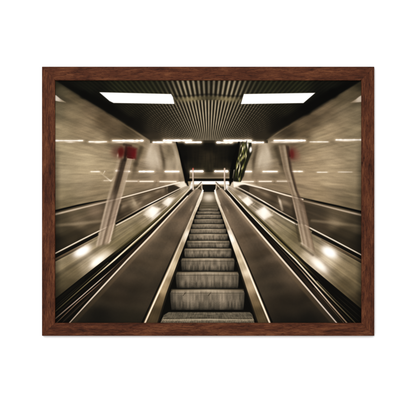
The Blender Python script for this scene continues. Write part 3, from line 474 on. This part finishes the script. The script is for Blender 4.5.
# ---- comb opening, newels and landing
DOORWAY = [(202.8, 184.9), (215.4, 184.9), (215.4, 191.9), (202.8, 191.9)]
poly([(200.5, 184.4), (217.8, 184.4), (218.4, 190), (199.8, 190)], (88, 76, 56), soft=.5)
poly(DOORWAY, [(209, 187, (16, 14, 8)), (209, 191, (26, 26, 18))], soft=.4)
line([(201.6, 184.6, .8, (176, 164, 134)), (201.8, 188, .8, (206, 196, 168)), (202.8, 191, .8, (240, 232, 210))], soft=.4)
line([(216.4, 184.6, .8, (176, 164, 134)), (216.2, 188, .8, (206, 196, 168)), (215.0, 191, .8, (240, 232, 210))], soft=.4)
line([(202.9, 190.6, 1.4, (252, 248, 230)), (199.8, 197.6, 1.5, (226, 216, 186)), (197, 204, 1.4, (206, 194, 164))], soft=.5)
line([(214.9, 190.6, 1.4, (252, 248, 230)), (217.2, 197.6, 1.5, (226, 216, 186)), (219.8, 204, 1.4, (206, 194, 164))], soft=.5)
# handrail ends sweeping to the newels
line([(201.4, 182.2, 1.0, (96, 84, 62)), (196, 187.2, 1.2, (76, 66, 47)), (188, 195, 1.3, (50, 42, 28))], soft=.4)
line([(202.4, 183.2, .7, (196, 184, 154)), (196.6, 188.8, .8, (206, 194, 164))], soft=.4)
line([(216.0, 182.2, 1.0, (96, 84, 62)), (221.6, 187.2, 1.2, (76, 66, 47)), (229.4, 195.6, 1.3, (50, 42, 28))], soft=.4)
line([(215.2, 183.2, .7, (196, 184, 154)), (220.8, 188.8, .8, (206, 194, 164))], soft=.4)
blob(191.4, 186.8, 1.6, 2.6, 0, (250, 246, 228), .85, 1.5); blob(226.6, 187.0, 1.8, 2.8, 0, (250, 246, 228), .85, 1.5)
blob(197.2, 184, 3, 1.0, 0, (214, 204, 176), .6); blob(221, 184, 3, 1.0, 0, (214, 204, 176), .6)
for x, top in ((193.0, (170, 92, 74)), (224.6, (190, 168, 140))):
    line([(x, 168.6, 1.5, top), (x, 171, 1.5, (206, 192, 170)), (x, 180, 1.6, (176, 160, 134)), (x, 184, 1.6, (200, 188, 160)), (x + .2, 189.5, 1.5, (196, 184, 156))], soft=.4)
    line([(x + .9, 172.6, .5, (70, 60, 44), .7), (x + .9, 188, .5, (90, 78, 58), .6)], soft=.35)

# ---- overall tone: vignette at the corners, film grain
vg = (1 - .14 * sstep(120, 205, np.hypot((X - 208) * .95, (Y - 200) * 1.15))) * (1 - .22 * sstep(7, 0, np.minimum(X - 55, 361.4 - X)) * sstep(130, 175, Y)) * (1 + .10 * np.exp(-((np.abs(X - 208.5) - 112) / 26) ** 2 - ((Y - 165) / 26) ** 2))
IMG *= vg[..., None]
gr = 1 + .030 * vnoise(X * 1.3, Y * 1.3, 101) + .02 * (np.random.RandomState(1).rand(*X.shape) - .5)
IMG *= (1 + (gr - 1) * (IMG[..., 1] < 215))[..., None]
c_ = np.clip(IMG / 255, 0, 1); c_ = c_ + .62 * c_ * (1 - c_) * (2 * c_ - .98)
l_ = c_.mean(-1); red_ = (c_[..., 0] > 1.9 * c_[..., 1])[..., None] * .14
c_ = c_ * (.86 + red_) + (l_[..., None] * np.array([1.02, 1.0, .93])) * (.14 - red_); f_ = 4 * l_ * (1 - l_)
c_[..., 0] *= 1 + .01 * f_; c_[..., 1] *= 1 - .030 * f_; c_[..., 2] *= 1 + .035 * f_
IMG = np.clip(c_, 0, 1) * 255

# ================================================================ scene
U_ = 0.0015                                        # metres per print unit
CX, CY = 208.0, 201.5
FX0, FX1, FY0, FY1 = 41.9, 374.4, 66.6, 335.9      # outer edge of the frame
IX0, IX1, IY0, IY1 = 55.1, 361.4, 80.4, 322.9      # opening of the frame
FRONT = 0.0; WALLY = 0.010                         # frame face plane, wall plane (camera looks along +Y)
def wx(px): return (px - CX) * U_
def wz(py): return -(py - CY) * U_

sc = bpy.context.scene
col = sc.collection
def link(o): col.objects.link(o); return o
def new_mat(name):
    m = bpy.data.materials.new(name); m.use_nodes = True
    nt = m.node_tree; return m, nt, nt.nodes['Principled BSDF']
def lin(c):
    c = np.asarray(c, float) / 255.0
    return np.where(c <= 0.04045, c / 12.92, ((c + 0.055) / 1.055) ** 2.4)

# ---- materials
def wood_material():
    m, nt, b = new_mat('dark_stained_wood'); N = nt.nodes.new; L = nt.links.new
    tc = N('ShaderNodeTexCoord'); oi = N('ShaderNodeObjectInfo')
    off = N('ShaderNodeVectorMath'); off.operation = 'SCALE'; off.inputs[0].default_value = (7.3, 3.1, 5.7)
    L(oi.outputs['Random'], off.inputs['Scale'])
    add = N('ShaderNodeVectorMath'); add.operation = 'ADD'; L(tc.outputs['Object'], add.inputs[0]); L(off.outputs[0], add.inputs[1])
    def tex(scale, sx, detail, rough, dist=0.0):
        mp = N('ShaderNodeMapping'); mp.inputs['Scale'].default_value = (sx, 1, 1); L(add.outputs[0], mp.inputs[0])
        n = N('ShaderNodeTexNoise'); n.inputs['Scale'].default_value = scale; n.inputs['Detail'].default_value = detail
        n.inputs['Roughness'].default_value = rough; n.inputs['Distortion'].default_value = dist
        L(mp.outputs[0], n.inputs['Vector']); return n.outputs['Fac']
    a = tex(700, .10, 7, .78, .5)         # long fibres
    c = tex(90, .22, 4, .6, .8)            # broad figure
    p = tex(900, .20, 3, .6)               # open pores
    mix = N('ShaderNodeMath'); mix.operation = 'MULTIPLY_ADD'; L(a, mix.inputs[0]); mix.inputs[1].default_value = .62
    m2 = N('ShaderNodeMath'); m2.operation = 'MULTIPLY'; L(c, m2.inputs[0]); m2.inputs[1].default_value = .38; L(m2.outputs[0], mix.inputs[2])
    r = N('ShaderNodeValToRGB'); L(mix.outputs[0], r.inputs[0])
    e = r.color_ramp.elements
    e[0].position = .36; e[0].color = (*(lin((34, 16, 10)) / 1.42), 1)
    e[1].position = .66; e[1].color = (*(lin((120, 72, 44)) / 1.42), 1)
    k = e.new(.50); k.color = (*(lin((80, 41, 24)) / 1.42), 1)
    pr = N('ShaderNodeValToRGB'); L(p, pr.inputs[0])
    pr.color_ramp.elements[0].position = .34; pr.color_ramp.elements[0].color = (.38, .34, .32, 1)
    pr.color_ramp.elements[1].position = .43; pr.color_ramp.elements[1].color = (1, 1, 1, 1)
    mx = N('ShaderNodeMix'); mx.data_type = 'RGBA'; mx.blend_type = 'MULTIPLY'; mx.inputs['Factor'].default_value = .9
    L(r.outputs[0], mx.inputs['A']); L(pr.outputs[0], mx.inputs['B']); L(mx.outputs['Result'], b.inputs['Base Color'])
    b.inputs['Roughness'].default_value = .62; b.inputs['Specular IOR Level'].default_value = .05
    bp = N('ShaderNodeBump'); bp.inputs['Strength'].default_value = .35; bp.inputs['Distance'].default_value = .0004
    L(mix.outputs[0], bp.inputs['Height']); L(bp.outputs[0], b.inputs['Normal'])
    return m
WOOD = wood_material()

def print_material():
    m, nt, b = new_mat('printed_photo_paper'); N = nt.nodes.new; L = nt.links.new
    at = N('ShaderNodeAttribute'); at.attribute_name = 'ink'; at.attribute_type = 'GEOMETRY'
    L(at.outputs['Color'], b.inputs['Base Color'])
    b.inputs['Roughness'].default_value = .75; b.inputs['Specular IOR Level'].default_value = .03
    return m
PAPER = print_material()

m, nt, b = new_mat('white_wall_paint')
n = nt.nodes.new('ShaderNodeTexNoise'); n.inputs['Scale'].default_value = 900
r = nt.nodes.new('ShaderNodeValToRGB'); nt.links.new(n.outputs['Fac'], r.inputs[0])
r.color_ramp.elements[0].color = (.84, .84, .84, 1); r.color_ramp.elements[1].color = (.88, .88, .88, 1)
nt.links.new(r.outputs[0], b.inputs['Base Color']); b.inputs['Roughness'].default_value = .9; b.inputs['Specular IOR Level'].default_value = .1
WALLM = m
m, nt, b = new_mat('brown_backing_board')
n = nt.nodes.new('ShaderNodeTexNoise'); n.inputs['Scale'].default_value = 300
r = nt.nodes.new('ShaderNodeValToRGB'); nt.links.new(n.outputs['Fac'], r.inputs[0])
r.color_ramp.elements[0].color = (.12, .08, .05, 1); r.color_ramp.elements[1].color = (.2, .14, .09, 1)
nt.links.new(r.outputs[0], b.inputs['Base Color']); b.inputs['Roughness'].default_value = .9
BOARD = m

# ---- wall (setting)
me = bpy.data.meshes.new('wall')
me.from_pydata([(-2.5, WALLY, -2.0), (2.5, WALLY, -2.0), (2.5, WALLY, 2.0), (-2.5, WALLY, 2.0)], [], [(0, 1, 2, 3)])
me.materials.append(WALLM); wall = link(bpy.data.objects.new('wall', me)); wall['kind'] = 'structure'

# ---- the framed print
root = link(bpy.data.objects.new('framed_print', None))
root.empty_display_size = .05
root.location = (wx((FX0 + FX1) / 2), WALLY - .0005, wz(FY1))
root['label'] = 'sepia photo print of an empty escalator in a dark brown wooden frame on white wall'
root['category'] = 'framed picture'
bpy.context.view_layer.update()
def child(o, parent):
    o.parent = parent; o.matrix_parent_inverse = parent.matrix_world.inverted(); return o

FRAME = link(bpy.data.objects.new('frame', None)); FRAME.empty_display_size = .03
FRAME.location = (wx((FX0 + FX1) / 2), FRONT, wz((FY0 + FY1) / 2)); bpy.context.view_layer.update(); child(FRAME, root)
bpy.context.view_layer.update()

def rail(cx_, cz_, length, width, ang):
    """mitred moulding: local X along the rail, local Z towards the opening's outside (outer edge at +Z)"""
    bm = bmesh.new()
    d = WALLY - .0006; hl = length / 2; rb = .0040           # rebate lip behind which the print sits
    prof = [(0.0, d), (0.0, .0011), (.0003, .0004), (.0010, .0), (width - .0010, .0), (width - .0003, .0004), (width, .0012), (width, rb), (width - .0035, rb), (width - .0035, d)]
    # prof: (distance from outer edge, depth)
    rings = []
    nseg = 60
    for k in range(nseg + 1):
        t = -1 + 2 * k / nseg; ring = []
        for w_, dp in prof:
            ring.append(bm.verts.new((t * (hl - w_), dp, -w_)))
        rings.append(ring)
    for k in range(nseg):
        for j in range(len(prof)):
            j2 = (j + 1) % len(prof)
            bm.faces.new((rings[k][j], rings[k + 1][j], rings[k + 1][j2], rings[k][j2]))
    bm.faces.new(rings[0]); bm.faces.new(rings[-1][::-1])
    bmesh.ops.recalc_face_normals(bm, faces=bm.faces)
    me = bpy.data.meshes.new('rail'); bm.to_mesh(me); bm.free(); me.materials.append(WOOD)
    o = link(bpy.data.objects.new('rail', me))
    o.location = (cx_, FRONT, cz_); o.rotation_euler = (0, ang, 0)
    bpy.context.view_layer.update(); child(o, FRAME); return o
W_, H_ = (FX1 - FX0) * U_, (FY1 - FY0) * U_
mx_, mz_ = wx((FX0 + FX1) / 2), wz((FY0 + FY1) / 2)
G = .00016                                          # hairline at the mitres
rail(mx_, wz(FY0), W_ - G, (IY0 - FY0) * U_, 0)
rail(mx_, wz(FY1), W_ - G, (FY1 - IY1) * U_, math.pi)
rail(wx(FX0), mz_, H_ - G, (IX0 - FX0) * U_, -math.pi / 2)
rail(wx(FX1), mz_, H_ - G, (FX1 - IX1) * U_, math.pi / 2)

# backing board behind the sheet
bm = bmesh.new(); bmesh.ops.create_cube(bm, size=1)
for v in bm.verts: v.co = (v.co.x * (FX1 - FX0 - 21) * U_, v.co.y * .002, v.co.z * (FY1 - FY0 - 21) * U_)
me = bpy.data.meshes.new('backing_board'); bm.to_mesh(me); bm.free(); me.materials.append(BOARD)
o = link(bpy.data.objects.new('backing_board', me)); o.location = (mx_, FRONT + .0056, mz_); bpy.context.view_layer.update(); child(o, root)

# ---- the sheet, cut along the outlines of what is printed on it
PRINT_Y = FRONT + .0032
K_LIGHT = 1.42
INK = np.clip(lin(IMG) / K_LIGHT, 0, .9)
pieces = [('print', None),
          ('printed_ceiling', CEIL), ('printed_wall', WALL_L), ('printed_wall', WALL_R), ('printed_hall', BACK), ('printed_glass_panel', PANEL_L), ('printed_glass_panel', PANEL_R),
          ('printed_banner', LEAF), ('printed_ceiling_light', LIGHT_L), ('printed_ceiling_light', LIGHT_R),
          ('printed_metal_deck', DECK_L), ('printed_metal_deck', DECK_R), ('printed_leaning_post', POST_L), ('printed_leaning_post', POST_R),
          ('printed_sign', [(116, 145.5), (136, 146), (136, 159), (115, 158)]), ('printed_sign', [(289, 146.5), (298.5, 146.5), (298.5, 161), (290, 161)]),
          ('printed_handrail', RAIL_L), ('printed_handrail', RAIL_R), ('printed_side_panel', INNER_L), ('printed_side_panel', INNER_R),
          ('printed_escalator_well', WELL), ('printed_landing', LAND), ('printed_doorway', DOORWAY)]
for s_ in STEPS: pieces.append(('printed_escalator_step', s_))
pieces += [('printed_metal_skirt', SKIRT_L), ('printed_metal_skirt', SKIRT_R)]
cxs = (gx[:-1] + gx[1:]) / 2; cys = (gy[:-1] + gy[1:]) / 2
QX, QY = np.meshgrid(cxs, cys)
ID = np.zeros(QX.shape, np.int32)
for k, (nm, pts) in enumerate(pieces):
    if pts is None: continue
    n_ = len(pts); ins = np.zeros(QX.shape, bool)
    for q in range(n_):
        ax, ay = pts[q]; bx, by = pts[(q + 1) % n_]
        if ay != by: ins ^= ((ay > QY) != (by > QY)) & (QX < (bx - ax) * (QY - ay) / (by - ay) + ax)
    ID[ins] = k
NV = NX + 1
vi = np.arange((NX + 1) * (NY + 1)).reshape(NY + 1, NX + 1)
quads = np.stack([vi[1:, :-1], vi[1:, 1:], vi[:-1, 1:], vi[:-1, :-1]], -1)
px_w = ((gx - CX) * U_)[None, :].repeat(NY + 1, 0).ravel(); pz_w = (-(gy - CY) * U_)[:, None].repeat(NX + 1, 1).ravel()
ink = INK.reshape(-1, 3)
o0 = np.array([mx_, PRINT_Y, mz_])
parent_piece = None
for k, (nm, pts) in enumerate(pieces):
    Q = quads[ID == k]
    if len(Q) == 0: continue
    used, inv = np.unique(Q.ravel(), return_inverse=True)
    co = np.stack([px_w[used] - o0[0], np.zeros(len(used)), pz_w[used] - o0[2]], -1).astype(np.float32)
    me = bpy.data.meshes.new(nm)
    me.vertices.add(len(used)); me.vertices.foreach_set('co', co.ravel())
    me.loops.add(len(inv)); me.loops.foreach_set('vertex_index', inv.astype(np.int32))
    me.polygons.add(len(Q)); me.polygons.foreach_set('loop_start', np.arange(0, len(inv), 4, dtype=np.int32))
    me.update(calc_edges=True); 
    at = me.color_attributes.new('ink', 'FLOAT_COLOR', 'POINT')
    at.data.foreach_set('color', np.concatenate([ink[used], np.ones((len(used), 1))], 1).astype(np.float32).ravel())
    me.materials.append(PAPER)
    o = link(bpy.data.objects.new(nm, me))
    if parent_piece is None:
        o.location = o0; parent_piece = o; bpy.context.view_layer.update(); child(o, root); bpy.context.view_layer.update()
    else:
        o.parent = parent_piece

# ---- light: a broad soft lamp high on the left in a white studio
w = bpy.data.worlds.new('World'); sc.world = w; w.use_nodes = True
bg = w.node_tree.nodes['Background']; bg.inputs[0].default_value = (1, 1, 1, 1); bg.inputs[1].default_value = .85
def area(name, loc, size, power, target=(0, 0, 0)):
    l = bpy.data.lights.new(name, 'AREA'); l.shape = 'SQUARE'; l.size = size; l.energy = power
    o = link(bpy.data.objects.new(name, l)); o.location = loc
    from mathutils import Vector
    o.rotation_euler = (Vector(target) - Vector(loc)).to_track_quat('-Z', 'Y').to_euler(); return o
area('key_lamp', (-.8, -3.8, 1.25), 2.6, 150)

# ---- camera
D_ = 2.5
c = bpy.data.cameras.new('camera'); co_ = link(bpy.data.objects.new('camera', c)); sc.camera = co_
co_.location = (0, -D_, 0); co_.rotation_euler = (math.pi / 2, 0, 0)
c.sensor_fit = 'HORIZONTAL'; c.sensor_width = 36; c.lens = 36 * D_ / (416 * U_); c.clip_end = 100
sc.view_settings.view_transform = 'Standard'; sc.view_settings.look = 'None'; sc.view_settings.exposure = 0; sc.view_settings.gamma = 1
